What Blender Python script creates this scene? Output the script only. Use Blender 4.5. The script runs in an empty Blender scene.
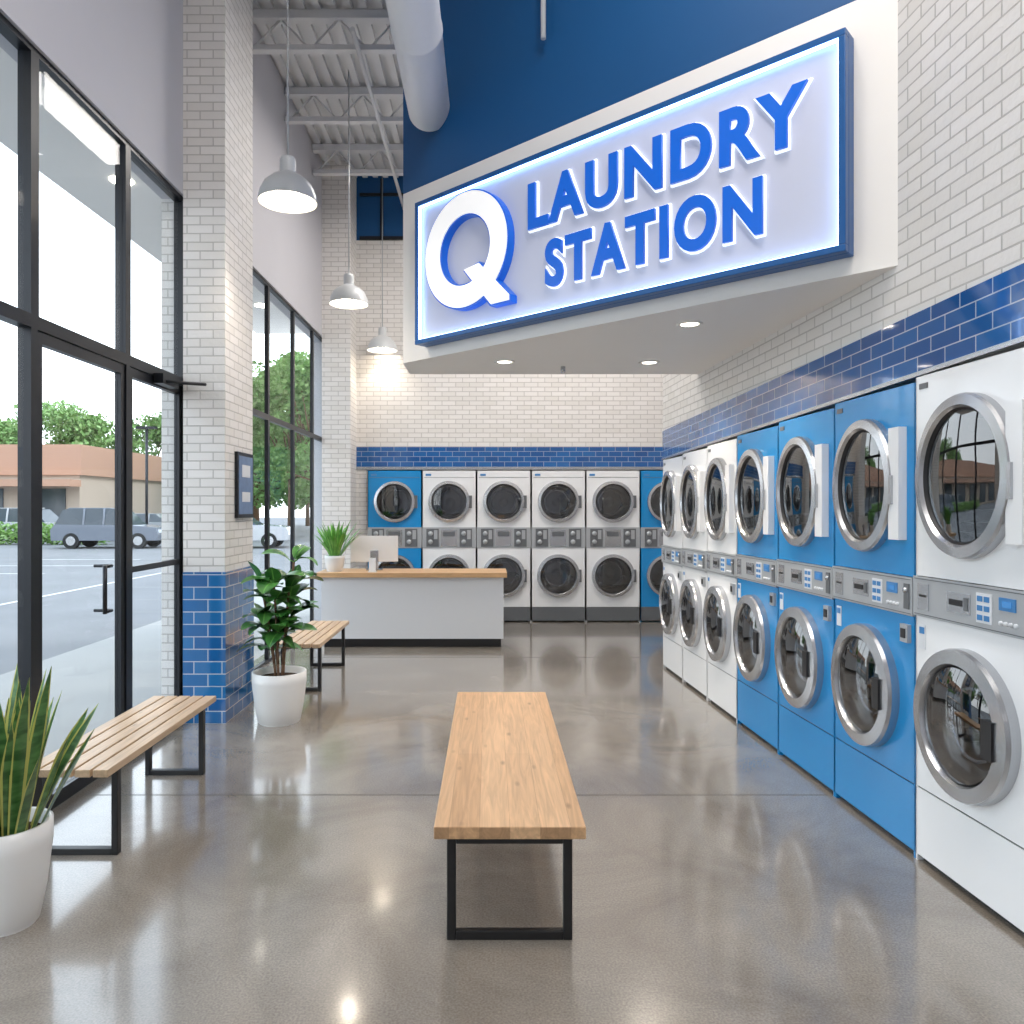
import bpy, bmesh, math, random
from mathutils import Vector, Matrix
random.seed(7)
S = bpy.context.scene
C = bpy.context.collection

# ------------------------------------------------------------ materials
def new_mat(name):
    m = bpy.data.materials.new(name); m.use_nodes = True
    nt = m.node_tree
    return m, nt, nt.nodes["Principled BSDF"]

def mat(name, col, rough=0.5, metal=0.0, coat=0.0, emit=None, es=0.0, noise=0.0, nscale=20, spec=0.5):
    m, nt, b = new_mat(name)
    b.inputs["Base Color"].default_value = (*col, 1)
    b.inputs["Roughness"].default_value = rough
    b.inputs["Metallic"].default_value = metal
    b.inputs["Coat Weight"].default_value = coat
    b.inputs["Specular IOR Level"].default_value = spec
    if emit:
        b.inputs["Emission Color"].default_value = (*emit, 1)
        b.inputs["Emission Strength"].default_value = es
    if noise > 0:
        tc = nt.nodes.new("ShaderNodeTexCoord")
        n = nt.nodes.new("ShaderNodeTexNoise"); n.inputs["Scale"].default_value = nscale
        n.inputs["Detail"].default_value = 5
        r = nt.nodes.new("ShaderNodeMapRange")
        r.inputs[3].default_value = 1 - noise; r.inputs[4].default_value = 1 + noise
        mx = nt.nodes.new("ShaderNodeVectorMath"); mx.operation = 'SCALE'
        mx.inputs[0].default_value = col
        nt.links.new(tc.outputs["Object"], n.inputs["Vector"])
        nt.links.new(n.outputs["Fac"], r.inputs[0])
        nt.links.new(r.outputs[0], mx.inputs["Scale"])
        nt.links.new(mx.outputs[0], b.inputs["Base Color"])
    return m

def brick_mat(name, c1, c2, mortar, bw, bh, ms, rough=0.6, bump=0.5, offz=0.0, coat=0.0, wob=0.0, slope=0.0):
    m, nt, b = new_mat(name)
    g = nt.nodes.new("ShaderNodeNewGeometry")
    sp = nt.nodes.new("ShaderNodeSeparateXYZ"); nt.links.new(g.outputs["Position"], sp.inputs[0])
    ad = nt.nodes.new("ShaderNodeMath"); ad.operation = 'ADD'
    nt.links.new(sp.outputs[0], ad.inputs[0]); nt.links.new(sp.outputs[1], ad.inputs[1])
    sl = nt.nodes.new("ShaderNodeMath"); sl.operation = 'MULTIPLY_ADD'; sl.inputs[1].default_value = slope
    nt.links.new(sp.outputs[1], sl.inputs[0]); nt.links.new(sp.outputs[2], sl.inputs[2])
    sz = nt.nodes.new("ShaderNodeMath"); sz.operation = 'ADD'; sz.inputs[1].default_value = offz
    nt.links.new(sl.outputs[0], sz.inputs[0])
    cb = nt.nodes.new("ShaderNodeCombineXYZ")
    nt.links.new(ad.outputs[0], cb.inputs[0]); nt.links.new(sz.outputs[0], cb.inputs[1])
    br = nt.nodes.new("ShaderNodeTexBrick")
    br.inputs["Scale"].default_value = 1.0
    br.inputs["Color1"].default_value = (*c1, 1); br.inputs["Color2"].default_value = (*c2, 1)
    br.inputs["Mortar"].default_value = (*mortar, 1)
    br.inputs["Mortar Size"].default_value = ms
    br.inputs["Mortar Smooth"].default_value = 0.2
    br.inputs["Brick Width"].default_value = bw; br.inputs["Row Height"].default_value = bh
    nt.links.new(cb.outputs[0], br.inputs["Vector"])
    nt.links.new(br.outputs["Color"], b.inputs["Base Color"])
    n = nt.nodes.new("ShaderNodeTexNoise"); n.inputs["Scale"].default_value = 35
    nt.links.new(g.outputs["Position"], n.inputs["Vector"])
    mm = nt.nodes.new("ShaderNodeMath"); mm.operation = 'MULTIPLY'; mm.inputs[1].default_value = wob
    nt.links.new(n.outputs["Fac"], mm.inputs[0])
    sb = nt.nodes.new("ShaderNodeMath"); sb.operation = 'SUBTRACT'
    nt.links.new(mm.outputs[0], sb.inputs[0]); nt.links.new(br.outputs["Fac"], sb.inputs[1])
    bp = nt.nodes.new("ShaderNodeBump"); bp.inputs["Strength"].default_value = bump
    bp.inputs["Distance"].default_value = 0.008
    nt.links.new(sb.outputs[0], bp.inputs["Height"]); nt.links.new(bp.outputs[0], b.inputs["Normal"])
    b.inputs["Roughness"].default_value = rough
    b.inputs["Coat Weight"].default_value = coat
    return m

def wood_mat(name, c1, c2, plank_w, plank_l, axis='Y', rough=0.4):
    m, nt, b = new_mat(name)
    tc = nt.nodes.new("ShaderNodeTexCoord")
    sp = nt.nodes.new("ShaderNodeSeparateXYZ"); nt.links.new(tc.outputs["Object"], sp.inputs[0])
    cb = nt.nodes.new("ShaderNodeCombineXYZ")
    a, c = (1, 0) if axis == 'Y' else (0, 1)
    nt.links.new(sp.outputs[a], cb.inputs[0]); nt.links.new(sp.outputs[c], cb.inputs[1])
    br = nt.nodes.new("ShaderNodeTexBrick"); br.inputs["Scale"].default_value = 1
    br.inputs["Color1"].default_value = (*c1, 1); br.inputs["Color2"].default_value = (*c2, 1)
    br.inputs["Mortar"].default_value = tuple(x * 0.75 for x in c2) + (1,)
    br.inputs["Mortar Size"].default_value = 0.0008
    br.inputs["Brick Width"].default_value = plank_l; br.inputs["Row Height"].default_value = plank_w
    nt.links.new(cb.outputs[0], br.inputs["Vector"])
    mp = nt.nodes.new("ShaderNodeMapping")
    mp.inputs["Scale"].default_value = (32, 2.0, 25) if axis == 'Y' else (2.0, 32, 25)
    nt.links.new(tc.outputs["Object"], mp.inputs[0])
    n = nt.nodes.new("ShaderNodeTexNoise"); n.inputs["Scale"].default_value = 1.0
    n.inputs["Detail"].default_value = 6; n.inputs["Distortion"].default_value = 1.8
    nt.links.new(mp.outputs[0], n.inputs["Vector"])
    r = nt.nodes.new("ShaderNodeMapRange"); r.inputs[1].default_value = .3; r.inputs[2].default_value = .7
    r.inputs[3].default_value = .78; r.inputs[4].default_value = 1.12
    nt.links.new(n.outputs["Fac"], r.inputs[0])
    v = nt.nodes.new("ShaderNodeVectorMath"); v.operation = 'SCALE'
    nt.links.new(br.outputs["Color"], v.inputs[0]); nt.links.new(r.outputs[0], v.inputs["Scale"])
    vo = nt.nodes.new("ShaderNodeTexVoronoi"); vo.inputs["Scale"].default_value = 1.0
    mp2 = nt.nodes.new("ShaderNodeMapping"); mp2.inputs["Scale"].default_value = (9, 3.2, 1) if axis == 'Y' else (3.2, 9, 1)
    nt.links.new(tc.outputs["Object"], mp2.inputs[0]); nt.links.new(mp2.outputs[0], vo.inputs["Vector"])
    kr = nt.nodes.new("ShaderNodeMapRange"); kr.inputs[1].default_value = .02; kr.inputs[2].default_value = .13
    kr.inputs[3].default_value = .55; kr.inputs[4].default_value = 1.0
    nt.links.new(vo.outputs["Distance"], kr.inputs[0])
    v2 = nt.nodes.new("ShaderNodeVectorMath"); v2.operation = 'SCALE'
    nt.links.new(v.outputs[0], v2.inputs[0]); nt.links.new(kr.outputs[0], v2.inputs["Scale"])
    nt.links.new(v2.outputs[0], b.inputs["Base Color"])
    b.inputs["Roughness"].default_value = rough
    return m

def glass_mat(name, tint, base, edge, power=4.0):
    """thin glass: mostly clear, more mirror-like at grazing angles"""
    m = bpy.data.materials.new(name); m.use_nodes = True; nt = m.node_tree; nt.nodes.clear()
    o = nt.nodes.new("ShaderNodeOutputMaterial"); t = nt.nodes.new("ShaderNodeBsdfTransparent")
    t.inputs[0].default_value = (*tint, 1)
    g = nt.nodes.new("ShaderNodeBsdfGlossy"); g.inputs["Roughness"].default_value = 0.0
    mx = nt.nodes.new("ShaderNodeMixShader")
    lw = nt.nodes.new("ShaderNodeLayerWeight"); lw.inputs[0].default_value = .5
    pw = nt.nodes.new("ShaderNodeMath"); pw.operation = 'POWER'; pw.inputs[1].default_value = power
    ma = nt.nodes.new("ShaderNodeMath"); ma.operation = 'MULTIPLY_ADD'; ma.inputs[1].default_value = edge; ma.inputs[2].default_value = base
    nt.links.new(lw.outputs["Facing"], pw.inputs[0]); nt.links.new(pw.outputs[0], ma.inputs[0])
    nt.links.new(ma.outputs[0], mx.inputs[0])
    nt.links.new(t.outputs[0], mx.inputs[1]); nt.links.new(g.outputs[0], mx.inputs[2])
    nt.links.new(mx.outputs[0], o.inputs[0])
    return m

def emis(name, col, s):
    return mat(name, (0.8, 0.8, 0.8), .5, emit=col, es=s)

SLP = .0275
M_brick = brick_mat("white_brick", (.80, .78, .76), (.73, .71, .68), (.52, .50, .48), .20, .067, .0048, bump=.75, wob=.5)
M_tile = brick_mat("blue_subway_tile", (.005, .068, .25), (.012, .12, .37), (.42, .50, .60), .19, .072, .0032, rough=.08, bump=.3, offz=-2.39, wob=.06, slope=SLP, coat=.6)
M_tileb = brick_mat("blue_back_tile", (.006, .075, .27), (.012, .12, .37), (.36, .44, .55), .19, .075, .0032, rough=.08, bump=.3, offz=-2.25, wob=.06, coat=.6)
M_tilec = brick_mat("blue_column_tile", (.010, .10, .31), (.022, .17, .42), (.45, .52, .60), .215, .095, .004, rough=.08, bump=.3, wob=.06, coat=.6)
M_extbrick = brick_mat("tan_brick", (.36, .24, .17), (.28, .19, .13), (.45, .40, .35), .22, .075, .006)
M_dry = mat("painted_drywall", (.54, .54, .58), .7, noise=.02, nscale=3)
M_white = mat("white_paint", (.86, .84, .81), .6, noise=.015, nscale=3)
M_bluew = mat("deep_blue_paint", (.001, .078, .24), .55, noise=.04, nscale=2)
M_ceil = mat("white_steel", (.66, .67, .69), .5, noise=.02)
M_duct = mat("duct_white", (.78, .79, .80), .45, noise=.02)
M_frame = mat("dark_aluminium", (.018, .020, .025), .35, metal=.3, noise=.1)
M_black = mat("black_steel", (.010, .010, .011), .4, noise=.1)
M_mw = mat("white_enamel", (.86, .87, .88), .2, coat=.3, noise=.01, nscale=2)
M_mb = mat("blue_enamel", (.008, .26, .62), .22, coat=.3, noise=.02, nscale=2)
M_silver = mat("brushed_silver", (.52, .53, .55), .27, metal=.85, noise=.03)
M_panel = mat("grey_panel", (.45, .47, .49), .35, metal=.3, noise=.03)
M_pgrey = mat("dark_grey_panel", (.16, .17, .18), .35, metal=.3, noise=.03)
M_gask = mat("rubber_gasket", (.012, .012, .014), .45, noise=.1)
M_drum = mat("steel_drum", (.09, .093, .10), .3, metal=.9, noise=.3, nscale=30)
M_dglass = glass_mat("door_glass", (.34, .37, .42), .17, .5, 3)
M_wglass = glass_mat("window_glass", (.96, .975, .98), .02, .22, 6)
M_disp = mat("display_blue", (.02, .10, .25), .2, emit=(.1, .4, .9), es=.4, noise=.02)
M_label = mat("label_white", (.72, .74, .77), .4, noise=.02)
M_labelb = mat("label_blue", (.05, .22, .5), .4, noise=.02)
M_pot = mat("white_ceramic", (.80, .79, .77), .35, coat=.2, noise=.02, nscale=4)
M_soil = mat("potting_soil", (.06, .035, .02), .95, noise=.5, nscale=60)
M_wood = wood_mat("oak_butcherblock", (.68, .43, .24), (.56, .33, .17), .115, 1.7)
M_woods = wood_mat("oak_slat", (.60, .43, .28), (.52, .36, .22), .5, 3)
M_woodd = wood_mat("oak_counter", (.66, .42, .22), (.58, .35, .17), .16, 2.5, axis='X')
M_desk = mat("desk_laminate", (.70, .73, .77), .4, noise=.01)
M_trunk = mat("plant_stem", (.16, .09, .05), .8, noise=.3, nscale=40)
M_bulb = emis("warm_bulb", (1, .85, .66), 16)
M_down = emis("downlight_lens", (1, .9, .75), 14)
M_shade = mat("shade_enamel", (.58, .60, .61), .35, noise=.02)

def leaf_mat(name, ca, cb, edge=None, rough=.3, bands=0):
    m, nt, b = new_mat(name)
    uv = nt.nodes.new("ShaderNodeUVMap"); sp = nt.nodes.new("ShaderNodeSeparateXYZ")
    nt.links.new(uv.outputs[0], sp.inputs[0])
    n = nt.nodes.new("ShaderNodeTexNoise")
    tc = nt.nodes.new("ShaderNodeTexCoord")
    if bands:
        mp = nt.nodes.new("ShaderNodeMapping"); mp.inputs["Scale"].default_value = (.35, .35, 1)
        nt.links.new(tc.outputs["Object"], mp.inputs[0]); nt.links.new(mp.outputs[0], n.inputs["Vector"])
        n.inputs["Scale"].default_value = bands
    else:
        nt.links.new(tc.outputs["Object"], n.inputs["Vector"]); n.inputs["Scale"].default_value = 9
    mx = nt.nodes.new("ShaderNodeMix"); mx.data_type = 'RGBA'
    rr = nt.nodes.new("ShaderNodeMapRange"); rr.inputs[1].default_value = .38; rr.inputs[2].default_value = .62
    nt.links.new(n.outputs["Fac"], rr.inputs[0]); nt.links.new(rr.outputs[0], mx.inputs[0])
    mx.inputs[6].default_value = (*ca, 1); mx.inputs[7].default_value = (*cb, 1)
    out = mx.outputs[2]
    s = nt.nodes.new("ShaderNodeMath"); s.operation = 'SUBTRACT'; s.inputs[1].default_value = .5
    nt.links.new(sp.outputs[0], s.inputs[0])
    a = nt.nodes.new("ShaderNodeMath"); a.operation = 'ABSOLUTE'; nt.links.new(s.outputs[0], a.inputs[0])
    g = nt.nodes.new("ShaderNodeMath"); g.operation = 'GREATER_THAN' if edge else 'LESS_THAN'; g.inputs[1].default_value = .36 if edge else .04
    nt.links.new(a.outputs[0], g.inputs[0])
    m2 = nt.nodes.new("ShaderNodeMix"); m2.data_type = 'RGBA'
    nt.links.new(g.outputs[0], m2.inputs[0]); nt.links.new(out, m2.inputs[6])
    m2.inputs[7].default_value = (*edge, 1) if edge else (cb[0] * 2.2, cb[1] * 1.7, cb[2] * 1.8, 1)
    nt.links.new(m2.outputs[2], b.inputs["Base Color"]); b.inputs["Roughness"].default_value = rough
    return m
M_leafd = leaf_mat("rubber_leaf", (.025, .12, .022), (.07, .23, .045))
M_leafs = leaf_mat("snake_leaf", (.03, .10, .025), (.10, .24, .07), edge=(.50, .50, .12), bands=28)
M_leafg = leaf_mat("grass_leaf", (.08, .27, .04), (.16, .42, .08), rough=.5)
M_tree = mat("tree_foliage", (.17, .30, .09), .9, noise=.45, nscale=1.5)
M_tree2 = mat("tree_foliage_light", (.28, .42, .16), .9, noise=.35, nscale=1.5)
M_hedge = mat("hedge_foliage", (.14, .27, .05), .9, noise=.5, nscale=6)

def floor_mat():
    m, nt, b = new_mat("polished_concrete")
    g = nt.nodes.new("ShaderNodeNewGeometry")
    n1 = nt.nodes.new("ShaderNodeTexNoise"); n1.inputs["Scale"].default_value = 1.1; n1.inputs["Detail"].default_value = 9
    n1.inputs["Roughness"].default_value = .62; n1.inputs["Distortion"].default_value = 1.0
    n2 = nt.nodes.new("ShaderNodeTexNoise"); n2.inputs["Scale"].default_value = 120; n2.inputs["Detail"].default_value = 3
    nt.links.new(g.outputs["Position"], n1.inputs["Vector"]); nt.links.new(g.outputs["Position"], n2.inputs["Vector"])
    cr = nt.nodes.new("ShaderNodeValToRGB")
    cr.color_ramp.elements[0].position = .3; cr.color_ramp.elements[0].color = (.19, .162, .132, 1)
    cr.color_ramp.elements[1].position = .72; cr.color_ramp.elements[1].color = (.34, .305, .262, 1)
    nt.links.new(n1.outputs["Fac"], cr.inputs[0])
    r = nt.nodes.new("ShaderNodeMapRange"); r.inputs[1].default_value = .3; r.inputs[2].default_value = .7
    r.inputs[3].default_value = .74; r.inputs[4].default_value = 1.18
    nt.links.new(n2.outputs["Fac"], r.inputs[0])
    v = nt.nodes.new("ShaderNodeVectorMath"); v.operation = 'SCALE'
    nt.links.new(cr.outputs[0], v.inputs[0]); nt.links.new(r.outputs[0], v.inputs["Scale"])
    nt.links.new(v.outputs[0], b.inputs["Base Color"])
    r2 = nt.nodes.new("ShaderNodeMapRange"); r2.inputs[3].default_value = .12; r2.inputs[4].default_value = .28
    nt.links.new(n1.outputs["Fac"], r2.inputs[0]); nt.links.new(r2.outputs[0], b.inputs["Roughness"])
    b.inputs["Specular IOR Level"].default_value = .9
    b.inputs["Coat Weight"].default_value = .75
    b.inputs["Coat Roughness"].default_value = .09
    return m
M_floor = floor_mat()
M_asph = mat("asphalt", (.19, .19, .195), .9, noise=.2, nscale=.6)
M_walk = mat("sidewalk_concrete", (.33, .325, .31), .8, noise=.08, nscale=2)

# ------------------------------------------------------------ mesh helpers
class B:
    def __init__(s, mats):
        s.bm = bmesh.new(); s.mats = mats; s.uv = s.bm.loops.layers.uv.new("UVMap")
    def mi(s, m):
        if m not in s.mats: s.mats.append(m)
        return s.mats.index(m)
    def box(s, x0, x1, y0, y1, z0, z1, m):
        return s.prism([(x0, y0), (x1, y0), (x1, y1), (x0, y1)], z0, z1, m)
    def prism(s, poly, z0, z1, m):
        k = s.mi(m); n = len(poly)
        f0 = z0 if callable(z0) else (lambda y: z0); f1 = z1 if callable(z1) else (lambda y: z1)
        a = [s.bm.verts.new((p[0], p[1], f0(p[1]))) for p in poly]
        b = [s.bm.verts.new((p[0], p[1], f1(p[1]))) for p in poly]
        for i in range(n):
            j = (i + 1) % n
            f = s.bm.faces.new((a[i], a[j], b[j], b[i])); f.material_index = k
        s.bm.faces.new(list(reversed(a))).material_index = k
        s.bm.faces.new(b).material_index = k
        return a + b
    def rev(s, prof, mlist, c=(0, 0, 0), axis='Z', sx=1, sz=1, n=40, sharp=False):
        if sharp:
            for k in range(len(prof) - 1):
                s.rev(prof[k:k + 2], mlist[k] if isinstance(mlist, list) else mlist, c, axis, sx, sz, n)
            return
        rings = []
        for r, h in prof:
            ring = []
            if r < 1e-6:
                p = (c[0], c[1], c[2] + h) if axis == 'Z' else (c[0], c[1] + h, c[2])
                ring = [s.bm.verts.new(p)]
            else:
                for i in range(n):
                    t = 2 * math.pi * i / n
                    if axis == 'Z': p = (c[0] + r * sx * math.cos(t), c[1] + r * sx * math.sin(t), c[2] + h)
                    else: p = (c[0] + r * sx * math.cos(t), c[1] + h, c[2] + r * sz * math.sin(t))
                    ring.append(s.bm.verts.new(p))
            rings.append(ring)
        for k in range(len(prof) - 1):
            A, Bq = rings[k], rings[k + 1]
            m = s.mi(mlist[k] if isinstance(mlist, list) else mlist)
            for i in range(n):
                j = (i + 1) % n
                if len(A) == 1 and len(Bq) == 1: continue
                if len(A) == 1: vs = (A[0], Bq[i], Bq[j])
                elif len(Bq) == 1: vs = (A[i], A[j], Bq[0])
                else: vs = (A[i], A[j], Bq[j], Bq[i])
                f = s.bm.faces.new(vs); f.material_index = m; f.smooth = True
    def tube(s, p, q, r, m, n=12, r2=None):
        p = Vector(p); q = Vector(q); d = (q - p).normalized()
        u = d.orthogonal().normalized(); v = d.cross(u); r2 = r if r2 is None else r2
        k = s.mi(m)
        a = [s.bm.verts.new(p + (u * math.cos(2 * math.pi * i / n) + v * math.sin(2 * math.pi * i / n)) * r) for i in range(n)]
        b = [s.bm.verts.new(q + (u * math.cos(2 * math.pi * i / n) + v * math.sin(2 * math.pi * i / n)) * r2) for i in range(n)]
        for i in range(n):
            j = (i + 1) % n
            f = s.bm.faces.new((a[i], a[j], b[j], b[i])); f.material_index = k; f.smooth = True
        f = s.bm.faces.new(list(reversed(a))); f.material_index = k
        f = s.bm.faces.new(b); f.material_index = k
    def holed(s, x0, x1, z0, z1, y, cx, cz, rx, rz, m, n=40):
        k = s.mi(m)
        o = [s.bm.verts.new(p) for p in ((x0, y, z0), (x1, y, z0), (x1, y, z1), (x0, y, z1))]
        c = [s.bm.verts.new((cx + rx * math.cos(2 * math.pi * i / n), y, cz + rz * math.sin(2 * math.pi * i / n))) for i in range(n)]
        es = [s.bm.edges.new((o[i], o[(i + 1) % 4])) for i in range(4)]
        es += [s.bm.edges.new((c[i], c[(i + 1) % n])) for i in range(n)]
        r = bmesh.ops.triangle_fill(s.bm, use_beauty=True, use_dissolve=False, edges=es)
        for g in r["geom"]:
            if isinstance(g, bmesh.types.BMFace): g.material_index = k
    def leaf(s, base, az, elev, L, W, bend, m, prof=None, seg=7, twist=0.0, fold=0.15):
        k = s.mi(m); p = Vector(base); e = elev; rows = []
        side0 = Vector((-math.sin(az), math.cos(az), 0))
        for i in range(seg + 1):
            t = i / seg
            d = Vector((math.cos(az) * math.cos(e), math.sin(az) * math.cos(e), math.sin(e)))
            up = side0.cross(d)
            tw = twist * t
            sd = side0 * math.cos(tw) + up * math.sin(tw)
            nrm = d.cross(sd)
            w = W * (prof(t) if prof else math.sin(math.pi * min(1, t * .93 + .05)) ** .8) / 2
            w = max(w, .0008)
            rows.append((s.bm.verts.new(p - sd * w - nrm * (-fold) * w), s.bm.verts.new(p), s.bm.verts.new(p + sd * w - nrm * (-fold) * w)))
            p = p + d * (L / seg); e -= bend / seg
        for i in range(seg):
            for c in (0, 1):
                f = s.bm.faces.new((rows[i][c], rows[i][c + 1], rows[i + 1][c + 1], rows[i + 1][c]))
                f.material_index = k; f.smooth = True
                us = (c * .5, c * .5 + .5, c * .5 + .5, c * .5)
                for lp, u, tt in zip(f.loops, us, (i, i, i + 1, i + 1)): lp[s.uv].uv = (u, tt / seg)
        return p
    def mesh(s, name, recalc=True):
        if recalc: bmesh.ops.recalc_face_normals(s.bm, faces=s.bm.faces)
        me = bpy.data.meshes.new(name); s.bm.to_mesh(me); s.bm.free()
        for m in s.mats: me.materials.append(m)
        return me
    def obj(s, name, loc=(0, 0, 0), rot=0, bevel=0, parent=None, recalc=True):
        o = bpy.data.objects.new(name, s.mesh(name, recalc)); C.objects.link(o)
        o.location = loc; o.rotation_euler = (0, 0, rot)
        if parent: o.parent = parent
        if bevel:
            md = o.modifiers.new("bevel", 'BEVEL'); md.width = bevel; md.segments = 2; md.limit_method = 'ANGLE'
            md.angle_limit = math.radians(50)
        return o
def inst(me, name, loc, rot=0):
    o = bpy.data.objects.new(name, me); C.objects.link(o); o.location = loc; o.rotation_euler = (0, 0, rot)
    return o

# ------------------------------------------------------------ shell
CZ = 6.5; LX = -2.35; Y0 = -2.6; YB = 11.1
def RX(y): return 2.2 - .0485 * y
MT = 2.24
def MZ(y): return 2.30 - SLP * (y - 2.9)      # top of the right-hand machine row
b = B([]); b.box(-2.55, 3.4, Y0 - .2, 12.1, -.1, 0, M_floor); b.obj("floor")
b = B([])
M_joint = mat("floor_joint", (.10, .09, .08), .8, noise=.1)
for yy in (4.37, 8.4): b.box(LX + .02, 3.0 if yy > 8 else RX(yy) - .05, yy - .003, yy + .003, .0002, .0012, M_joint)
b.obj("trim_floor_joint")
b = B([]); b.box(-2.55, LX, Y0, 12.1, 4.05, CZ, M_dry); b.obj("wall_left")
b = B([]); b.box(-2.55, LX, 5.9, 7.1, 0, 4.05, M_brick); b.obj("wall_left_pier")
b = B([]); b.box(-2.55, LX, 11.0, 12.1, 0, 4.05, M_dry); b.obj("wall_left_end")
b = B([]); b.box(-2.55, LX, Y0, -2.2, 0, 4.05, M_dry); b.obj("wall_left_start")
b = B([]); b.box(LX, -2.03, 5.82, 6.5, 0, CZ, M_brick); b.obj("brick_column")
b = B([]); b.box(LX + .001, -2.022, 5.812, 6.508, 0.001, 1.16, M_tilec); b.obj("trim_column_tile")
b = B([]); b.box(LX, -1.95, 10.62, 11.1, 0, CZ, M_brick); b.obj("brick_column")
b = B([])
b.box(-2.35, 3.2, YB, 12.0, MT, 5.56, M_brick)
b.box(-2.35, 3.2, YB, 12.0, 5.56, CZ, M_bluew)
b.obj("wall_back")
b = B([]); b.box(-2.35, -1.785, YB, 12.0, 0, MT, M_brick); b.obj("wall_back_left")
b = B([]); b.box(2.99, 3.2, YB, 12.0, 0, MT, M_brick); b.obj("wall_back_right")
b = B([]); b.box(-2.35, 3.2, 12.0, 12.08, 0, MT, M_brick); b.obj("wall_back_rear")
b = B([]); b.box(-1.95, 3.2, YB - .008, YB, MT + .01, MT + .30, M_tileb); b.obj("trim_back_tile")
b = B([]); b.box(-1.95, 3.2, YB - .02, YB, MT - .03, MT + .008, M_silver); b.obj("trim_back_metal")
b = B([])
for (x0, x1, z0, z1) in ((-1.9, -.9, 5.56, 5.61), (-1.9, -.9, 6.2, 6.24), (-1.6, -1.56, 5.56, 6.45), (-1.25, -1.21, 5.56, 6.45)):
    b.box(x0, x1, YB - .03, YB, z0, z1, M_frame)
b.obj("trim_clerestory")
ye = 7.96
b = B([]); b.prism([(RX(Y0), Y0), (3.2, Y0), (3.2, ye), (RX(ye), ye)], MZ, CZ, M_brick); b.obj("wall_right")
b = B([]); b.prism([(RX(Y0), Y0), (3.2, Y0), (3.2, 1.22), (RX(1.22), 1.22)], 0, MZ, M_brick); b.obj("wall_right_start")
b = B([]); b.prism([(RX(7.94), 7.94), (3.2, 7.94), (3.2, ye), (RX(ye), ye)], 0, MZ, M_brick); b.obj("wall_right_end")
b = B([]); b.box(3.2, 3.4, Y0, 12.1, 0, CZ, M_dry); b.obj("wall_right_outer")
b = B([])
b.prism([(RX(Y0) - .008, Y0), (RX(Y0), Y0), (RX(ye), ye), (RX(ye) - .008, ye)], lambda y: MZ(y) + .008, lambda y: MZ(y) + .292, M_tile)
b.obj("trim_right_tile")
b = B([])
b.prism([(RX(Y0) - .02, Y0), (RX(Y0), Y0), (RX(ye), ye), (RX(ye) - .02, ye)], lambda y: MZ(y) - .012, lambda y: MZ(y) + .007, M_silver)
b.obj("trim_right_metal")
b = B([]); b.box(-2.55, 3.4, Y0 - .2, Y0, 0, CZ, M_dry); b.obj("wall_front")
b = B([]); b.box(-2.55, 3.4, Y0 - .2, 12.1, CZ, CZ + .2, M_ceil)
x = -2.3
while x < 3.1:
    b.box(x, x + .07, Y0 + .01, 11.05, CZ - .05, CZ, M_ceil); x += .15
b.obj("ceiling")
for i, yy in enumerate((7.35, 8.7, 10.05)):
    b = B([])
    xr = 3.19 if yy > 8 else 1.8
    b.box(-2.34, xr, yy - .05, yy + .05, 6.36, 6.44, M_ceil)
    b.box(-2.34, xr, yy - .04, yy + .04, 6.06, 6.11, M_ceil)
    xx = -2.3
    while xx < 1.3:
        b.tube((xx, yy, 6.08), (xx + .28, yy, 6.38), .011, M_ceil, 8)
        b.tube((xx + .28, yy, 6.38), (xx + .56, yy, 6.08), .011, M_ceil, 8); xx += .56
    b.obj("ceiling_joist")
b = B([]); b.tube((-1.25, 6.9, 6.0), (-1.25, 11.08, 6.0), .022, M_ceil); b.obj("ceiling_conduit")

A = (-.72, 6.3); Bp = (RX(3.76), 3.76); Cc = (RX(6.82), 6.82); D = (-.72, 6.82)
b = B([]); b.prism([A, Bp, Cc, D], 2.85, 4.25, M_white); b.obj("wall_bulkhead")
b = B([]); b.prism([(-.72, 6.302), (Bp[0], 3.762), Cc, D], 4.25, CZ, M_bluew); b.obj("wall_bulkhead_blue")
b = B([])
prof = [(.165, 0)]; h = 0
while h < 8.0:
    prof += [(.165, h + .01), (.171, h + .02), (.171, h + .05), (.165, h + .06)]; h += 1.0
prof.append((.165, 8.06))
b.rev(prof, M_duct, (-.48, -2.05, 4.79), axis='Y', n=40)
b.obj("air_duct")
b = B([]); b.tube((.365, 5.2, 4.86), (.365, 5.2, 6.5), .018, M_ceil); b.obj("sprinkler_pipe")

# ------------------------------------------------------------ storefront
def frame_bars(b, bars):
    for (y0, y1, z0, z1) in bars: b.box(-2.44, LX - .02, y0, y1, z0, z1, M_frame)
def window(name, y0, y1, z0, z1, w=.035, dp=.07):
    b = B([])
    for (a0, a1, c0, c1) in [(y0, y0 + w, z0, z1), (y1 - w, y1, z0, z1), (y0 + w, y1 - w, z0, z0 + w), (y0 + w, y1 - w, z1 - w, z1)]:
        b.box(LX - .02 - dp, LX - .02, a0, a1, c0, c1, M_frame)
    b.box(-2.395, -2.39, y0 + w, y1 - w, z0 + w, z1 - w, M_wglass)
    return b.obj(name)
wi = 1
ys = [-2.2, -1.2, -.2, .8, 1.82, 2.90, 3.96, 4.98, 5.9]
for i in range(len(ys) - 1):
    window("window_%d" % wi, ys[i], ys[i + 1], 2.62, 4.05); wi += 1
    if i < 6: window("window_%d" % wi, ys[i], ys[i + 1], 0, 2.62); wi += 1
ys2 = [7.1, 8.15, 9.2, 10.2, 11.0]
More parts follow.
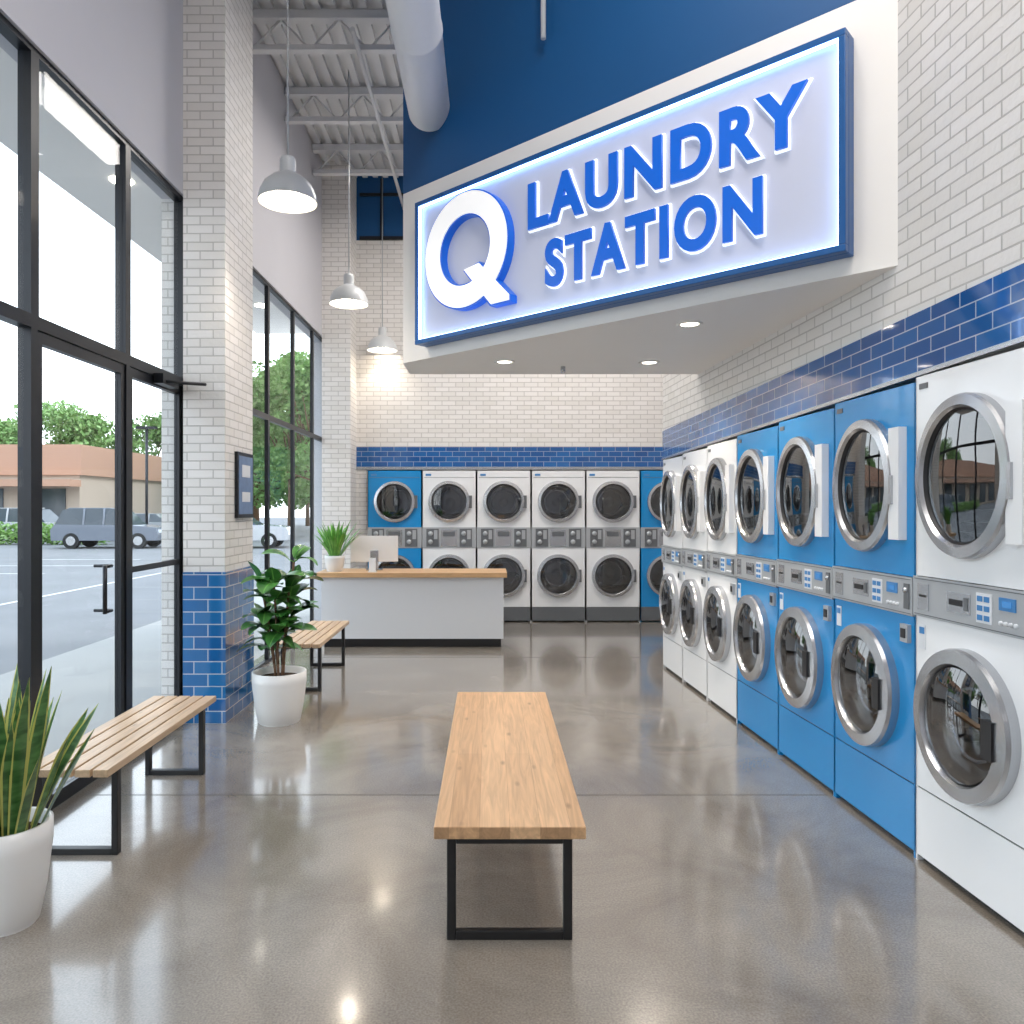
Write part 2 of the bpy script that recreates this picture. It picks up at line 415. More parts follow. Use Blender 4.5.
for i in range(4):
    window("window_%d" % wi, ys2[i], ys2[i + 1], 2.62, 4.05, .03, .04); wi += 1
    window("window_%d" % wi, ys2[i], ys2[i + 1], 0, 2.62, .03, .04); wi += 1
for di, (y0, y1, mid) in enumerate(((3.96, 4.98, False), (4.98, 5.9, True))):
    b = B([]); w = .05
    frame_bars(b, [(y0, y0 + .025, 0, 2.62), (y1 - .025, y1, 0, 2.62), (y0 + .025, y1 - .025, 2.585, 2.62)])
    yy0, yy1 = y0 + .03, y1 - .03
    bars = [(yy0, yy0 + w, .01, 2.58), (yy1 - w, yy1, .01, 2.58), (yy0 + w, yy1 - w, .01, .09), (yy0 + w, yy1 - w, 2.52, 2.58)]
    if mid: bars.append((yy0 + w, yy1 - w, 1.22, 1.26))
    for (a0, a1, z0, z1) in bars: b.box(-2.42, -2.38, a0, a1, z0, z1, M_frame)
    b.box(-2.403, -2.397, yy0 + w, yy1 - w, .09, 2.52, M_wglass)
    if not mid:
        hy = 4.52
        for zz in (1.03, 1.30):
            b.tube((-2.29, hy, zz), (-2.29, hy + .08, zz), .010, M_frame)
            b.tube((-2.29, hy + .08, zz), (-2.395, hy + .08, zz), .010, M_frame)
        b.tube((-2.29, hy, 1.02), (-2.29, hy, 1.31), .013, M_frame)
    else:
        b.box(-2.37, -2.30, 5.35, 5.62, 2.53, 2.60, M_frame)
        b.tube((-2.31, 5.4, 2.55), (-2.12, 5.66, 2.57), .012, M_frame)
        b.tube((-2.12, 5.66, 2.57), (-2.34, 5.78, 2.60), .012, M_frame)
    b.obj("door_%d" % (di + 1))
b = B([])
b.box(-2.03, -2.005, 6.04, 6.44, 1.57, 2.10, M_frame)
b.box(-2.006, -2.002, 6.07, 6.41, 1.60, 2.07, mat("poster_blue", (.16, .24, .40), .4, noise=.3, nscale=14))
b.box(-2.003, -2.000, 6.14, 6.34, 1.90, 2.0, M_label)
b.box(-2.003, -2.000, 6.14, 6.34, 1.70, 1.78, M_label)
b.obj("framed_poster")

# ------------------------------------------------------------ laundry machines
def door_upper(b, cx, cz, rx, rz):
    b.rev([(1.0, 0), (1.0, -.035), (.98, -.05), (.86, -.056), (.83, -.04)], M_silver, (cx, 0, cz), 'Y', rx, rz, 56, sharp=True)
    b.rev([(.83, -.04), (.79, -.02), (.79, .02)], M_gask, (cx, 0, cz), 'Y', rx, rz, 56, sharp=True)
    b.rev([(.80, -.028), (.6, -.033), (.3, -.036), (0, -.037)], M_dglass, (cx, 0, cz), 'Y', rx, rz, 56)
    b.rev([(.79, .0), (.76, .05), (.74, .34), (.3, .36), (0, .36)], M_drum, (cx, 0, cz), 'Y', rx, rz, 56, sharp=True)
    b.rev([(.62, .30), (.58, .29), (.54, .30)], M_silver, (cx, 0, cz), 'Y', rx, rz, 40)
    b.rev([(.22, .33), (.18, .30), (0, .30)], M_drum, (cx, 0, cz), 'Y', rx, rz, 32)
    for k in range(3):
        t = math.pi / 2 + k * 2 * math.pi / 3 + .3
        px, pz = cx + rx * .66 * math.cos(t), cz + rz * .66 * math.sin(t)
        b.tube((px, .06, pz), (px, .33, pz), .03, M_drum, 8)
def door_lower(b, cx, cz, rx, rz):
    b.rev([(1.0, 0), (1.0, -.04), (.98, -.058), (.80, -.066), (.77, -.045)], M_silver, (cx, 0, cz), 'Y', rx, rz, 56, sharp=True)
    b.rev([(.77, -.045), (.72, -.02), (.66, .02)], M_gask, (cx, 0, cz), 'Y', rx, rz, 56, sharp=True)
    b.rev([(.75, -.05), (.6, -.066), (.35, -.08), (0, -.085)], M_dglass, (cx, 0, cz), 'Y', rx, rz, 56)
    b.rev([(.72, .0), (.60, .06), (.60, .30), (0, .32)], [M_gask, M_drum, M_drum], (cx, 0, cz), 'Y', rx, rz, 56, sharp=True)
    b.rev([(.50, .02), (.47, .01), (.44, .02)], M_silver, (cx, 0, cz), 'Y', rx, rz, 40)
    for k in range(3):
        t = math.pi / 2 + k * 2 * math.pi / 3
        px, pz = cx + rx * .5 * math.cos(t), cz + rz * .5 * math.sin(t)
        b.tube((px, .07, pz), (px, .29, pz), .03, M_drum, 8)
    b.box(cx + rx * .60, cx + rx * .80, -.078, -.04, cz - rz * .24, cz + rz * .24, M_gask)

def shell(b, w, d, h, m):
    for (x0, x1, y0, y1, z0, z1) in ((-w, -w + .01, 0.0, d, 0, h), (w - .01, w, 0.0, d, 0, h), (-w + .01, w - .01, 0.005, d, h - .01, h), (-w + .01, w - .01, d - .01, d, 0, h - .01)):
        b.box(x0, x1, y0, y1, z0, z1, m)

def stack_side(col, w):
    b = B([]); hw = w / 2 - .003; m = col
    zt = MT - .015
    shell(b, hw, .78, zt, m)
    p0, p1 = 1.13, 1.31
    r = w / .76
    ux, uz = .285 * r, .345
    lx, lz = .285 * r, .315
    cx = -.03 * r
    b.holed(-hw, hw, p1 + .003, zt, 0, cx, 1.755, ux * .8, uz * .8, m)
    b.holed(-hw, hw, .345, p0 - .003, 0, cx, .72, lx * .72, lz * .72, m)
    b.box(-hw, hw, 0, .02, .03, .338, m)
    b.box(-hw + .01, hw - .01, .006, .012, .338, .345, M_gask)
    b.box(-hw + .01, hw - .01, .03, .05, 0, .03, M_gask)
    door_upper(b, cx, 1.755, ux, uz)
    b.box(cx + ux * .90, cx + ux * .90 + .085, -.042, 0, 1.755 - .27, 1.755 + .27, M_mw)
    b.box(cx + ux * .90 + .02, cx + ux * .90 + .04, -.054, -.041, 1.755 - .10, 1.755 + .04, M_silver)
    door_lower(b, cx, .72, lx, lz)
    b.box(-hw, hw, -.014, .02, p0, p1, M_panel)
    b.box(-hw + .012, hw - .012, -.016, -.013, p1 - .012, p1 - .008, M_pgrey)
    b.box(-hw + .012, hw - .012, -.016, -.013, p0 + .008, p0 + .012, M_pgrey)
    b.box(-hw + .04, -hw + .12, -.018, -.013, p0 + .03, p1 - .03, M_silver)
    b.box(-hw + .055, -hw + .105, -.020, -.017, p0 + .09, p0 + .10, M_gask)
    b.box(-.15, .0, -.017, -.013, p0 + .05, p1 - .045, M_silver)
    b.box(-.13, -.05, -.021, -.016, p0 + .08, p1 - .075, M_gask)
    b.box(-.035, -.012, -.021, -.016, p0 + .065, p1 - .06, M_pgrey)
    b.box(.04, .13, -.018, -.013, p0 + .03, p1 - .03, M_label)
    for i in range(2):
        for j in range(3):
            b.box(.047 + i * .04, .078 + i * .04, -.020, -.017, p0 + .04 + j * .038, p0 + .062 + j * .038, M_labelb)
    b.box(.17, .26, -.018, -.013, p1 - .085, p1 - .035, M_labelb)
    b.box(.19, .24, -.020, -.017, p1 - .072, p1 - .048, M_disp)
    for i in range(4): b.rev([(.009, 0), (.009, -.008), (0, -.01)], M_label, (.18 + i * .027, -.013, p0 + .045), 'Y', 1, 1, 12)
    b.box(hw - .06, hw - .02, -.02, -.013, p0 + .03, p1 - .03, M_pgrey)
    b.rev([(.014, 0), (.014, -.01), (0, -.012)], M_silver, (hw - .04, -.02, p1 - .06), 'Y', 1, 1, 16)
    b.box(hw - .09, hw - .03, -.02, 0, 1.0, 1.085, M_panel)
    b.box(hw - .08, hw - .045, -.024, -.019, 1.02, 1.065, M_gask)
    b.box(-hw + .03, -hw + .075, -.004, 0, .98, 1.09, M_label)
    b.box(-hw + .035, -hw + .07, -.006, -.003, 1.05, 1.08, M_labelb)
    b.box(-hw + .03, -hw + .09, -.004, 0, zt - .06, zt - .035, M_pgrey)
    return b.mesh("stacked_washer_dryer")
meshes = {}
cols = [(1.26, 2.02, 'w'), (2.02, 2.78, 'w'), (2.78, 3.58, 'w'), (3.58, 4.34, 'b'), (4.34, 5.09, 'b'), (5.09, 5.83, 'b'),
        (5.83, 6.52, 'w'), (6.52, 7.21, 'w'), (7.21, 7.895, 'w')]
th = math.atan2(-.99883, .0484)
for (y0, y1, c) in cols:
    w = round(y1 - y0, 2); key = (w, c)
    if key not in meshes: meshes[key] = stack_side(M_mw if c == 'w' else M_mb, w)
    yc = (y0 + y1) / 2
    o = inst(meshes[key], "stacked_washer_dryer", (RX(yc) - .022, yc, 0), th)
    o.scale = (1, 1, (MZ(y1) - .003) / MT)

def stack_back(col, w):
    b = B([]); hw = w / 2 - .004; zt = MT - .05; m = col
    shell(b, hw, .78, zt, m)
    b.holed(-hw, hw, 1.37, zt, 0, 0, 1.74, .30 * .8, .30 * .8, m)
    b.holed(-hw, hw, .22, 1.07, 0, 0, .67, .31 * .8, .31 * .8, m)
    b.box(-hw, hw, 0, .02, .02, .217, M_pgrey)
    door_upper(b, 0, 1.74, .30, .30)
    door_upper(b, 0, .67, .31, .31)
    for cz in (1.74, .67): b.box(.27, .33, -.04, 0, cz - .09, cz + .09, M_pgrey)
    b.box(-hw, hw, -.006, .02, 1.07, 1.37, M_panel)
    for x in (-.33, .15):
        b.box(x, x + .18, -.014, -.005, 1.09, 1.35, M_pgrey)
        for k in range(2):
            b.rev([(.035, 0), (.035, -.012), (0, -.014)], M_panel, (x + .06, -.013, 1.16 + k * .12), 'Y', 1, 1, 16)
        b.box(x + .11, x + .16, -.018, -.012, 1.2, 1.33, M_panel)
    b.box(-.12, .11, -.012, -.005, 1.10, 1.34, M_silver)
    b.box(-.09, .08, -.014, -.011, 1.24, 1.31, M_pgrey)
    b.box(-hw + .03, hw - .03, -.004, .001, zt - .10, zt - .095, M_pgrey)
    b.box(-hw + .05, -hw + .13, -.004, .001, zt - .075, zt - .045, M_labelb)
    return b.mesh("stacked_dryer")
bw_ = .79
mb_w = stack_back(M_mw, bw_); mb_b = stack_back(M_mb, bw_)
for i, c in enumerate("bwwwwb"):
    inst(mb_b if c == 'b' else mb_w, "stacked_dryer", (-1.775 + bw_ * (i + .5), 11.0, 0))

# ------------------------------------------------------------ sign
d = Vector((Bp[0] - A[0], Bp[1] - A[1], 0)).normalized()
ang = math.atan2(d.y, d.x)
org = Vector((A[0], A[1], 0))
t0, t1, z0, z1 = .29, 3.53, 2.94, 4.06
M_sb = mat("sign_blue_frame", (.004, .09, .30), .35, noise=.03)
M_face = mat("sign_acrylic", (.50, .52, .62), .4, emit=(.60, .70, 1), es=.12, noise=.02, nscale=2)
M_led = emis("sign_led", (.32, .55, 1), 7)
M_halo = mat("letter_halo", (.85, .85, .85), .4, emit=(.85, .93, 1), es=.9, noise=.01)
M_lb = mat("letter_blue", (.002, .12, .62), .3, emit=(.0, .16, .9), es=.16, noise=.02)
M_lw = mat("letter_white", (.9, .9, .9), .3, emit=(1, 1, 1), es=.4, noise=.01)
root = bpy.data.objects.new("illuminated_sign", None); C.objects.link(root)
root.location = org; root.rotation_euler = (0, 0, ang)
b = B([])
b.box(t0, t1, -.08, -.0, z0, z1, M_sb)
fw = .035
for q in ((t0, t1, z0, z0 + fw), (t0, t1, z1 - fw, z1), (t0, t0 + fw, z0 + fw, z1 - fw), (t1 - fw, t1, z0 + fw, z1 - fw)):
    b.box(q[0], q[1], -.13, -.08, q[2], q[3], M_sb)
b.obj("cabinet", parent=root, bevel=.004)
b = B([]); b.box(t0 + fw, t1 - fw, -.088, -.079, z0 + fw, z1 - fw, M_face); b.obj("face_panel", parent=root)
b = B([])
b.box(t0 + fw, t1 - fw, -.12, -.100, z1 - fw - .010, z1 - fw, M_led)
b.box(t0 + fw, t0 + fw + .010, -.12, -.100, z0 + fw, z1 - fw - .010, M_led)
b.box(t1 - fw - .008, t1 - fw, -.12, -.100, z0 + fw, z1 - fw - .010, M_led)
b.box(t0 + fw + .010, t1 - fw - .008, -.12, -.100, z0 + fw, z0 + fw + .006, M_led)
b.obj("led_strip", parent=root)

def text_mesh(txt, off, ext):
    cu = bpy.data.curves.new("t", 'FONT'); cu.body = txt; cu.size = 1; cu.offset = off; cu.extrude = ext; cu.space_character = 1.17
    cu.resolution_u = 6
    o = bpy.data.objects.new("t", cu); C.objects.link(o)
    bpy.context.view_layer.update()
    dg = bpy.context.evaluated_depsgraph_get()
    me = bpy.data.meshes.new_from_object(o.evaluated_get(dg))
    bpy.data.objects.remove(o)
    return me
def bbox(me):
    xs = [v.co.x for v in me.vertices]; ys_ = [v.co.y for v in me.vertices]
    return min(xs), max(xs), min(ys_), max(ys_)
def sign_text(txt, tx0, tx1, tz0, tz1):
    base = text_mesh(txt, .038, .5); bx = bbox(base)
    halo = text_mesh(txt, .062, .5)
    sx = (tx1 - tx0) / (bx[1] - bx[0]); sz = (tz1 - tz0) / (bx[3] - bx[2])
    for me, yb, yf, mm, nm in ((halo, -.088, -.104, M_halo, "halo_"), (base, -.104, -.124, M_lb, "letters_")):
        for v in me.vertices:
            x, y, z = v.co
            v.co = (tx0 + (x - bx[0]) * sx, yf if z > 0 else yb, tz0 + (y - bx[2]) * sz)
        me.materials.clear(); me.materials.append(mm)
        for p in me.polygons: p.material_index = 0
        o = bpy.data.objects.new(nm + txt.lower(), me); C.objects.link(o); o.parent = root
sign_text("LAUNDRY", 1.45, 3.34, 3.555, 3.875)
sign_text("STATION", 1.60, 3.10, 3.13, 3.45)
def ringq(b, cx, cz, ro, ri, y0, y1, m):
    n = 64; k = b.mi(m); R = []
    for (r, y) in ((ro, y0), (ro, y1), (ri, y1), (ri, y0)):
        R.append([b.bm.verts.new((cx + r * 1.0 * math.cos(2 * math.pi * i / n), y, cz + r * math.sin(2 * math.pi * i / n))) for i in range(n)])
    for q in range(4):
        for i in range(n):
            j = (i + 1) % n
            f = b.bm.faces.new((R[q][i], R[q][j], R[(q + 1) % 4][j], R[(q + 1) % 4][i])); f.material_index = k
def tail(b, cx, cz, g, y0, y1, m):
    pts = [(cx + .0 - g, cz - .15 - g * .2), (cx + .15 + g * .3, cz - .13 + g), (cx + .44 + g, cz - .41), (cx + .44 + g, cz - .45 - g), (cx + .27 - g, cz - .45 - g)]
    k = b.mi(m)
    a = [b.bm.verts.new((p[0], y0, p[1])) for p in pts]; c = [b.bm.verts.new((p[0], y1, p[1])) for p in pts]
    for i in range(5):
        j = (i + 1) % 5; f = b.bm.faces.new((a[i], a[j], c[j], c[i])); f.material_index = k
    b.bm.faces.new(a).material_index = k; b.bm.faces.new(c).material_index = k
qx, qz = .87, 3.55
b = B([]); ringq(b, qx, qz, .432, .250, -.088, -.155, M_lb); tail(b, qx, qz, .012, -.088, -.156, M_lb); b.obj("letter_q_side", parent=root)
b = B([]); ringq(b, qx, qz, .421, .261, -.1555, -.162, M_lw); tail(b, qx, qz, 0, -.1565, -.1635, M_lw); b.obj("letter_q_face", parent=root)

def lamp_spot(name, loc, e, size, col=(1, .88, .74), rad=.05):
    l = bpy.data.lights.new(name, 'SPOT'); l.energy = e; l.spot_size = size; l.spot_blend = .6; l.color = col; l.shadow_soft_size = rad
    o = bpy.data.objects.new(name, l); C.objects.link(o); o.location = loc; return o
for (x, y) in ((1.30, 4.95), (.12, 6.22), (1.31, 6.25)):
    b = B([])
    b.rev([(.055, -.002), (.075, -.012), (.085, -.008), (.085, 0)], M_white, (0, 0, 0), 'Z', n=28)
    b.rev([(0, -.004), (.057, -.004)], M_down, (0, 0, 0), 'Z', n=28)
    b.obj("recessed_downlight", (x, y, 2.85))
    lamp_spot("downlight_beam", (x, y, 2.83), 60, 2.2)
b = B([]); b.tube((.62, 6.45, 2.80), (.62, 6.45, 2.85), .02, M_silver); b.obj("sprinkler_head")

pb = B([])
pb.rev([(.215, 0), (.213, .02), (.20, .075), (.17, .135), (.12, .18), (.07, .205), (.058, .215)], M_shade, n=48)
pb.rev([(.058, .215), (.058, .31), (.05, .33), (.0, .335)], M_shade, n=32, sharp=True)
pb.rev([(.210, .002), (.195, .075), (.165, .13), (.115, .175), (.0, .195)], M_mw, n=48)
pb.rev([(0, .005), (.07, .02), (.09, .065), (.06, .12), (0, .14)], M_bulb, n=24)
pb.tube((0, 0, .33), (0, 0, CZ - 3.88), .007, M_panel, 8)
pme = pb.mesh("pendant_lamp", recalc=False)
for (x, y) in ((-1.49, 5.6), (-1.56, 8.4), (-1.54, 10.87)):
    inst(pme, "pendant_lamp", (x, y, 3.90))
    lamp_spot("pendant_beam", (x, y, 3.89), 55 if y < 10 else 18, 2.2)

# ------------------------------------------------------------ benches
def leg_frame(b, x0, x1, y, h, t=.035, th=.03):
    b.box(x0, x0 + t, y, y + th, 0, h, M_black); b.box(x1 - t, x1, y, y + th, 0, h, M_black)
    b.box(x0 + t, x1 - t, y, y + th, 0, t, M_black); b.box(x0 + t, x1 - t, y, y + th, h - t, h, M_black)
b = B([])
b.box(-.287, .287, 0, 2.1, .402, .45, M_wood)
leg_frame(b, -.24, .24, .04, .402); leg_frame(b, -.24, .24, 2.0, .402)
b.obj("wooden_bench", (.075, 2.86, 0), bevel=.004)
def slat_bench(loc, L):
    b = B([])
    n = 5; W = .40; sw = (W - .012 * (n - 1)) / n
    for i in range(n):
        x = -W / 2 + i * (sw + .012); b.box(x, x + sw, 0, L, .415, .45, M_woods)
    leg_frame(b, -W / 2 + .02, W / 2 - .02, .13, .415, .03, .04); leg_frame(b, -W / 2 + .02, W / 2 - .02, L - .17, .415, .03, .04)
    b.box(-.03, .03, .1, L - .1, .40, .415, M_black)
    return b.obj("slatted_bench", loc, bevel=.003)
slat_bench((-1.95, 3.48, 0), 1.38)
slat_bench((-1.70, 6.70, 0), 1.4)

# ------------------------------------------------------------ reception desk
b = B([])
b.box(-2.0, .16, 9.0, 9.58, .10, .83, M_desk)
b.box(-1.97, .13, 9.03, 9.55, 0, .10, M_black)
b.box(-2.06, .20, 8.95, 9.62, .83, .885, M_woodd)
b.obj("reception_desk", bevel=.003)
b = B([])
b.box(-.29, .29, -.012, .012, .10, .42, M_mw)
b.box(-.275, .275, .0121, .014, .13, .405, M_gask)
b.box(-.05, .05, -.03, -.012, .06, .24, M_silver); b.box(-.10, .10, -.10, .08, 0, .012, M_silver); b.box(-.05, .05, -.04, -.02, .012, .1, M_silver)
b.obj("computer_monitor", (-1.43, 9.40, .886), rot=.15, bevel=.004)
b = B([])
b.box(-.05, .05, -.04, .04, 0, .015, M_mw)
b.box(-.04, .04, -.03, .0, .015, .17, M_mw)
b.box(-.03, .03, .0, .004, .09, .15, M_gask)
b.obj("card_terminal", (-1.40, 9.06, .886), bevel=.003)

# ------------------------------------------------------------ plants
def pot(b, rt, rb, h):
    b.rev([(0, 0), (rb * .93, 0), (rb, .012), (rb + (rt - rb) * .55, h * .35), (rt, h * .8), (rt, h), (rt - .018, h), (rt - .03, h - .05), (0, h - .05)],
          [M_pot] * 7 + [M_soil], n=48)
b = B([]); pot(b, .162, .115, .40)
def sprof(t): return (.55 + .6 * t) if t < .55 else max(.02, (.88) * (1 - ((t - .55) / .45) ** 1.6))
for i in range(30):
    a = i * 2.4 + random.uniform(-.2, .2); r = .02 + .09 * math.sqrt(i / 30)
    L = random.uniform(.52, .74) * (1.0 if i < 19 else .82)
    b.leaf((r * math.cos(a), r * math.sin(a), .34), a, math.radians(random.uniform(72, 86) - (i / 30) * 10), L, .074, random.uniform(-.05, .2), M_leafs, sprof, 9, random.uniform(-.9, .9), .25)
b.obj("potted_snake_plant", (-1.92, 3.02, 0), recalc=False)
b = B([]); pot(b, .205, .16, .39)
for k in range(7):
    a = k * .9 + .3; H = random.uniform(.40, .78) if k else .90
    p = Vector((.03 * math.cos(a), .03 * math.sin(a), .33))
    lean = .08 + .05 * (k % 3); q = p
    for sgm in range(6):
        nq = p + Vector((math.cos(a) * lean * ((sgm + 1) / 6) ** 1.4, math.sin(a) * lean * ((sgm + 1) / 6) ** 1.4, H * (sgm + 1) / 6))
        b.tube(q, nq, .009, M_trunk, 8); q = nq
        if sgm >= 2:
            for j in range(3):
                la = sgm * 2.4 + j * 2.1 + k + random.uniform(-.3, .3)
                if math.cos(la) < -.5 and lean > .1: la += 1.5
                tl = random.uniform(.02, .04)
                e = Vector((math.cos(la) * tl, math.sin(la) * tl, .02))
                b.tube(nq, nq + e, .004, M_leafg, 6)
                b.leaf(nq + e, la, random.uniform(.2, .9), random.uniform(.18, .25), random.uniform(.12, .165), random.uniform(.7, 1.4), M_leafd, None, 8, random.uniform(-.4, .4), .2)
    b.leaf(q, a, 1.2, .18, .12, .5, M_leafd, None, 6)
b.obj("potted_rubber_plant", (-1.63, 5.88, 0), recalc=False)
b = B([]); pot(b, .12, .095, .19)
for i in range(60):
    a = i * 2.4; r = random.uniform(0, .06)
    b.leaf((r * math.cos(a), r * math.sin(a), .14), a, random.uniform(.95, 1.5), random.uniform(.32, .52), .045, random.uniform(.2, .7), M_leafg, None, 6)
b.obj("potted_grass_plant", (-1.88, 9.20, .886), recalc=False)

# ------------------------------------------------------------ exterior
b = B([]); b.box(-120, -2.56, -60, 140, -.22, -.12, M_asph); b.obj("ground_parking_lot")
b = B([]); b.box(-4.9, -2.56, -10, 40, -.119, -.02, M_walk); b.obj("ground_sidewalk")
M_line = mat("road_paint", (.6, .6, .57), .8, noise=.05)
b = B([])
b.box(-9, -8.9, -10, 26, -.119, -.116, M_line)
for k in range(6): b.box(-16, -12, 12 + k * 2.8, 12.1 + k * 2.8, -.119, -.116, M_line)
b.obj("ground_parking_lines")
b = B([]); b.box(-3.75, -2.56, -3, 12.2, 4.45, 4.75, M_white)
for y in range(0, 12, 2): b.rev([(0, -.01), (.09, -.01), (.10, 0)], M_down, (-3.15, y + .5, 4.45), 'Z', n=20)
b.obj("entrance_canopy")
b = B([]); b.box(-2.92, -2.6, 6.95, 7.25, -.02, 4.445, M_extbrick); b.obj("exterior_brick_pier")
M_tan = mat("tan_stucco", (.50, .29, .20), .8, noise=.05); M_cream = mat("cream_stucco", (.52, .42, .34), .8, noise=.05)
M_dk = mat("shop_glass", (.06, .075, .09), .1)
b = B([])
b.box(-48, -24.3, 45, 57, -.12, 3.6, M_cream); b.box(-48.2, -24.1, 44.8, 57.2, 3.6, 5.4, M_tan)
for k in range(6): b.box(-46 + k * 3.7, -43.6 + k * 3.7, 44.9, 45, .2, 2.8, M_dk)
b.box(-48.2, -24.1, 43.6, 44.8, 2.9, 3.3, M_tan)
b.obj("shop_building")
def foliage(b, c, r, n, sz, mats, flat=.85):
    for _ in range(n):
        dv = Vector((random.gauss(0, 1), random.gauss(0, 1), random.gauss(0, 1))).normalized()
        rr = r * (random.random() ** .35)
        p = Vector(c) + Vector((dv.x * rr, dv.y * rr, dv.z * rr * flat))
        u = Vector((random.gauss(0, 1), random.gauss(0, 1), random.gauss(0, 1))).normalized()
        v = u.orthogonal().normalized(); s_ = sz * random.uniform(.6, 1.3)
        vs = [b.bm.verts.new(p + u * s_ * a_ + v * s_ * c_ * .7) for a_, c_ in ((-1, 0), (0, -1), (1, 0), (0, 1))]
        b.bm.faces.new(vs).material_index = b.mi(random.choice(mats))
b = B([])
for k in range(14):
    foliage(b, (-18.9 - k * .7, 36.8, .4), .75, 260, .09, [M_hedge, M_tree2], .75)
b.obj("hedge_row", recalc=False)
def tree_mesh(h, r, seed):
    random.seed(seed)
    b = B([]); b.tube((0, 0, 0), (0, 0, h * .6), .18, M_trunk, 10, .08)
    for k in range(18):
        a = random.uniform(0, 6.28); zz = h * random.uniform(.30, .9)
        tp = max(.15, 1 - abs(zz / h - .55) * 1.6); rr = r * tp * math.sqrt(random.random())
        c = (rr * math.cos(a), rr * math.sin(a), zz)
        b.tube((0, 0, h * .3), c, .05, M_trunk, 6, .02)
        foliage(b, c, r * random.uniform(.28, .45), 280, .14, [M_tree, M_tree, M_tree2], .8)
    return b.mesh("tree", recalc=False)
tms = [tree_mesh(8, 3, 1), tree_mesh(9, 3.2, 2), tree_mesh(7, 2.8, 3)]
random.seed(11)
tl = [(-44, 67), (-38, 66), (-34.5, 66), (-29.5, 65), (-24.5, 65), (-18.8, 60), (-14.5, 43), (-12.3, 47), (-16.6, 54), (-10.6, 48), (-9.5, 42), (-18, 75), (-23, 74),
      (-12.5, 58), (-30, 4), (-30, 12), (-33, 20), (-36, 28), (-31, -6), (-14, 66), (-27, 72)]
for i, (x, y) in enumerate(tl):
    o = inst(tms[i % 3], "tree", (x, y, -.12), i * 1.7)
    s_ = random.uniform(1.15, 1.45); o.scale = (s_, s_, s_)
M_tire = mat("tire_rubber", (.02, .02, .02), .8, noise=.1); M_rim = M_silver
def car(name, loc, rot, col, suv=True):
    b = B([]); mb = mat("car_paint_" + name, col, .25, coat=.6, noise=.02)
    top = 1.75 if suv else 1.45
    low = [(-2.25, .35), (2.25, .35), (2.3, .6), (2.2, .92), (1.15, 1.02), (-2.1, 1.05), (-2.28, .8)]
    cab = [(1.15, 1.0), (.45, top - .05), (.2, top), (-1.6, top), (-1.85, top - .1), (-2.12, 1.03)] if suv else [(.95, 1.0), (.25, top), (-1.0, top), (-1.75, 1.03)]
    def ext(poly, hw, m, tap=0):
        k = b.mi(m); zs = [p[1] for p in poly]; zl, zh = min(zs), max(zs)
        f = lambda z: hw - tap * (z - zl) / (zh - zl)
        a = [b.bm.verts.new((p[0], -f(p[1]), p[1])) for p in poly]; c = [b.bm.verts.new((p[0], f(p[1]), p[1])) for p in poly]
        n = len(poly)
        for i in range(n):
            j = (i + 1) % n; b.bm.faces.new((a[i], a[j], c[j], c[i])).material_index = k
        b.bm.faces.new(a).material_index = k; b.bm.faces.new(c).material_index = k
    ext(low, .92, mb); ext(cab, .88, M_dk, .15)
    xa, xb = (-1.6, .2) if suv else (-1.0, .25)
    b.box(xa, xb, -.72, .72, top - .04, top + .03, mb)
    for x in (-.9, -.05):
        for s_ in (-1, 1): b.tube((x, s_ * .885, 1.02), (x, s_ * .745, top), .05, mb, 6)
    for x in (-1.4, 1.45):
        for s_ in (-1, 1):
            b.tube((x, s_ * .70, .34), (x, s_ * .95, .34), .34, M_tire, 24); b.tube((x, s_ * .945, .34), (x, s_ * .96, .34), .2, M_rim, 16)
    b.box(2.2, 2.31, -.75, -.45, .68, .82, M_label); b.box(2.2, 2.31, .45, .75, .68, .82, M_label)
    b.obj(name, loc, rot, bevel=.03)
car("suv", (-16.8, 33.9, -.12), 0.05, (.17, .19, .23))
car("suv", (-24.5, 40.8, -.12), 0.0, (.5, .5, .52))
car("sedan", (-11.2, 34, -.12), .1, (.5, .5, .52), False)
car("sedan", (-18.0, 41, -.12), 0.0, (.32, .33, .35), False)
b = B([]); b.tube((0, 0, 0), (0, 0, 5.8), .07, M_frame); b.box(-.5, .5, -.12, .12, 5.75, 5.88, M_frame); b.obj("parking_lot_lamp", (-17.3, 38.3, -.12))

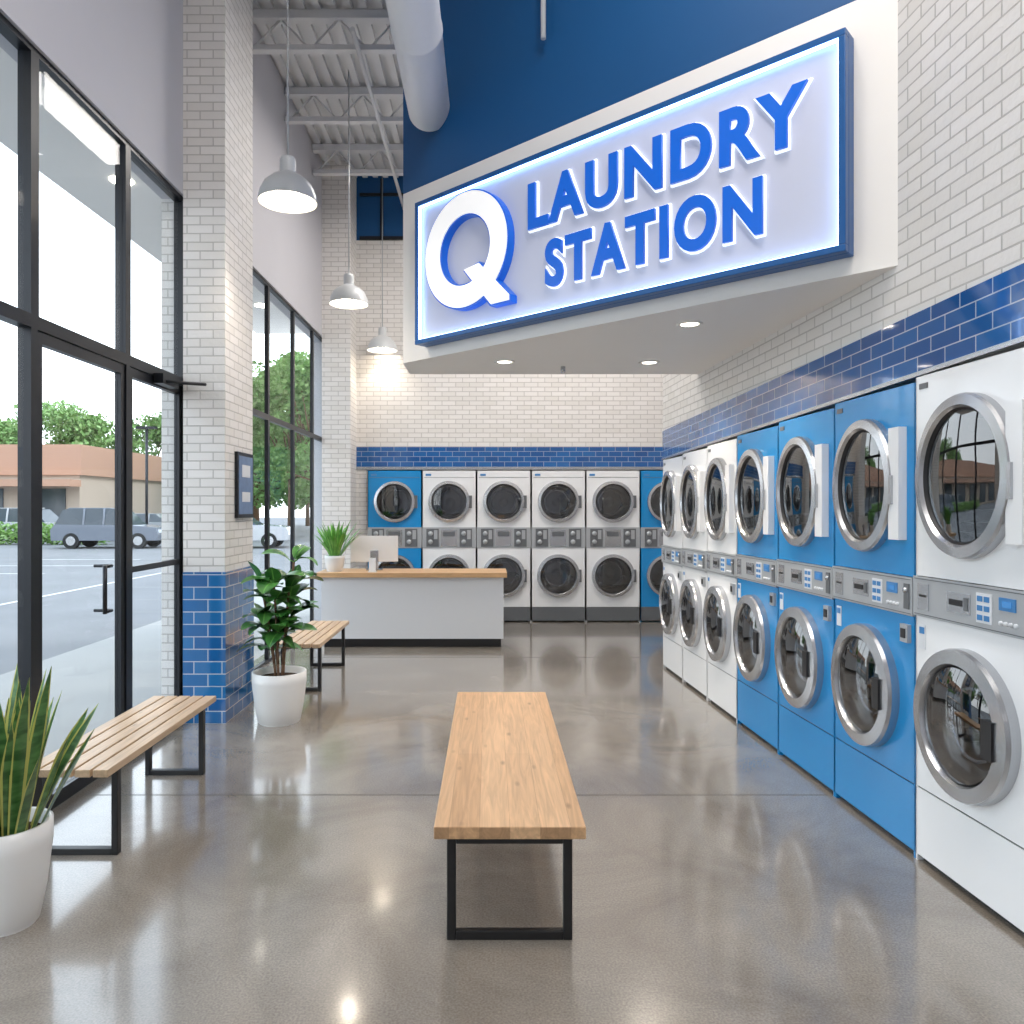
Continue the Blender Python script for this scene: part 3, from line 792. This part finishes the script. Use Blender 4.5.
# ------------------------------------------------------------ lights
w = bpy.data.worlds.new("World"); S.world = w; w.use_nodes = True
nt = w.node_tree; bg = nt.nodes["Background"]
tc = nt.nodes.new("ShaderNodeTexCoord"); sp = nt.nodes.new("ShaderNodeSeparateXYZ")
nt.links.new(tc.outputs["Generated"], sp.inputs[0])
cr = nt.nodes.new("ShaderNodeValToRGB")
cr.color_ramp.elements[0].position = 0; cr.color_ramp.elements[0].color = (.94, .97, 1, 1)
cr.color_ramp.elements[1].position = .7; cr.color_ramp.elements[1].color = (.70, .84, 1, 1)
nt.links.new(sp.outputs[2], cr.inputs[0]); nt.links.new(cr.outputs[0], bg.inputs[0])
bg.inputs[1].default_value = 3.3
def area(name, loc, sx, sy, e, col=(1, 1, 1), rot=(0, 0, 0)):
    l = bpy.data.lights.new(name, 'AREA'); l.shape = 'RECTANGLE'; l.size = sx; l.size_y = sy; l.energy = e; l.color = col
    o = bpy.data.objects.new(name, l); C.objects.link(o); o.location = loc; o.rotation_euler = rot; return o
area("fill_light_a", (.9, 1.0, 6.2), .6, 3.0, 135, (1, .94, .88))  # added unseen fill for the front of the room, no real fixture
area("fill_light_b", (.6, 3.2, 6.2), 1.2, .4, 50, (1, .94, .88))  # second added fill near the front, also without a fixture
area("fill_light_c", (-.3, 8.4, 5.9), .5, 2.0, 70, (1, .94, .88))  # added fill to brighten the rear of the room, no lamp there
area("fill_light_d", (1.2, 9.0, 5.9), 1.2, .6, 105, (1, .93, .86))  # added fill for the rear right area, no lamp there either
s = bpy.data.lights.new("sun", 'SUN'); s.energy = 1.5; s.angle = .2; s.color = (1, .96, .9)
o = bpy.data.objects.new("sun", s); C.objects.link(o); o.rotation_euler = (math.radians(-25), math.radians(42), 0)

# ------------------------------------------------------------ camera
cam = bpy.data.cameras.new("camera"); co = bpy.data.objects.new("camera", cam); C.objects.link(co)
co.location = (0, 0, 1.65); co.rotation_euler = (math.radians(90), 0, 0)
cam.sensor_width = 36; cam.lens = 36 * 760 / 1024
cam.shift_x = 22 / 1024; cam.shift_y = -4 / 1024
cam.clip_end = 500
S.camera = co
S.view_settings.view_transform = 'Standard'
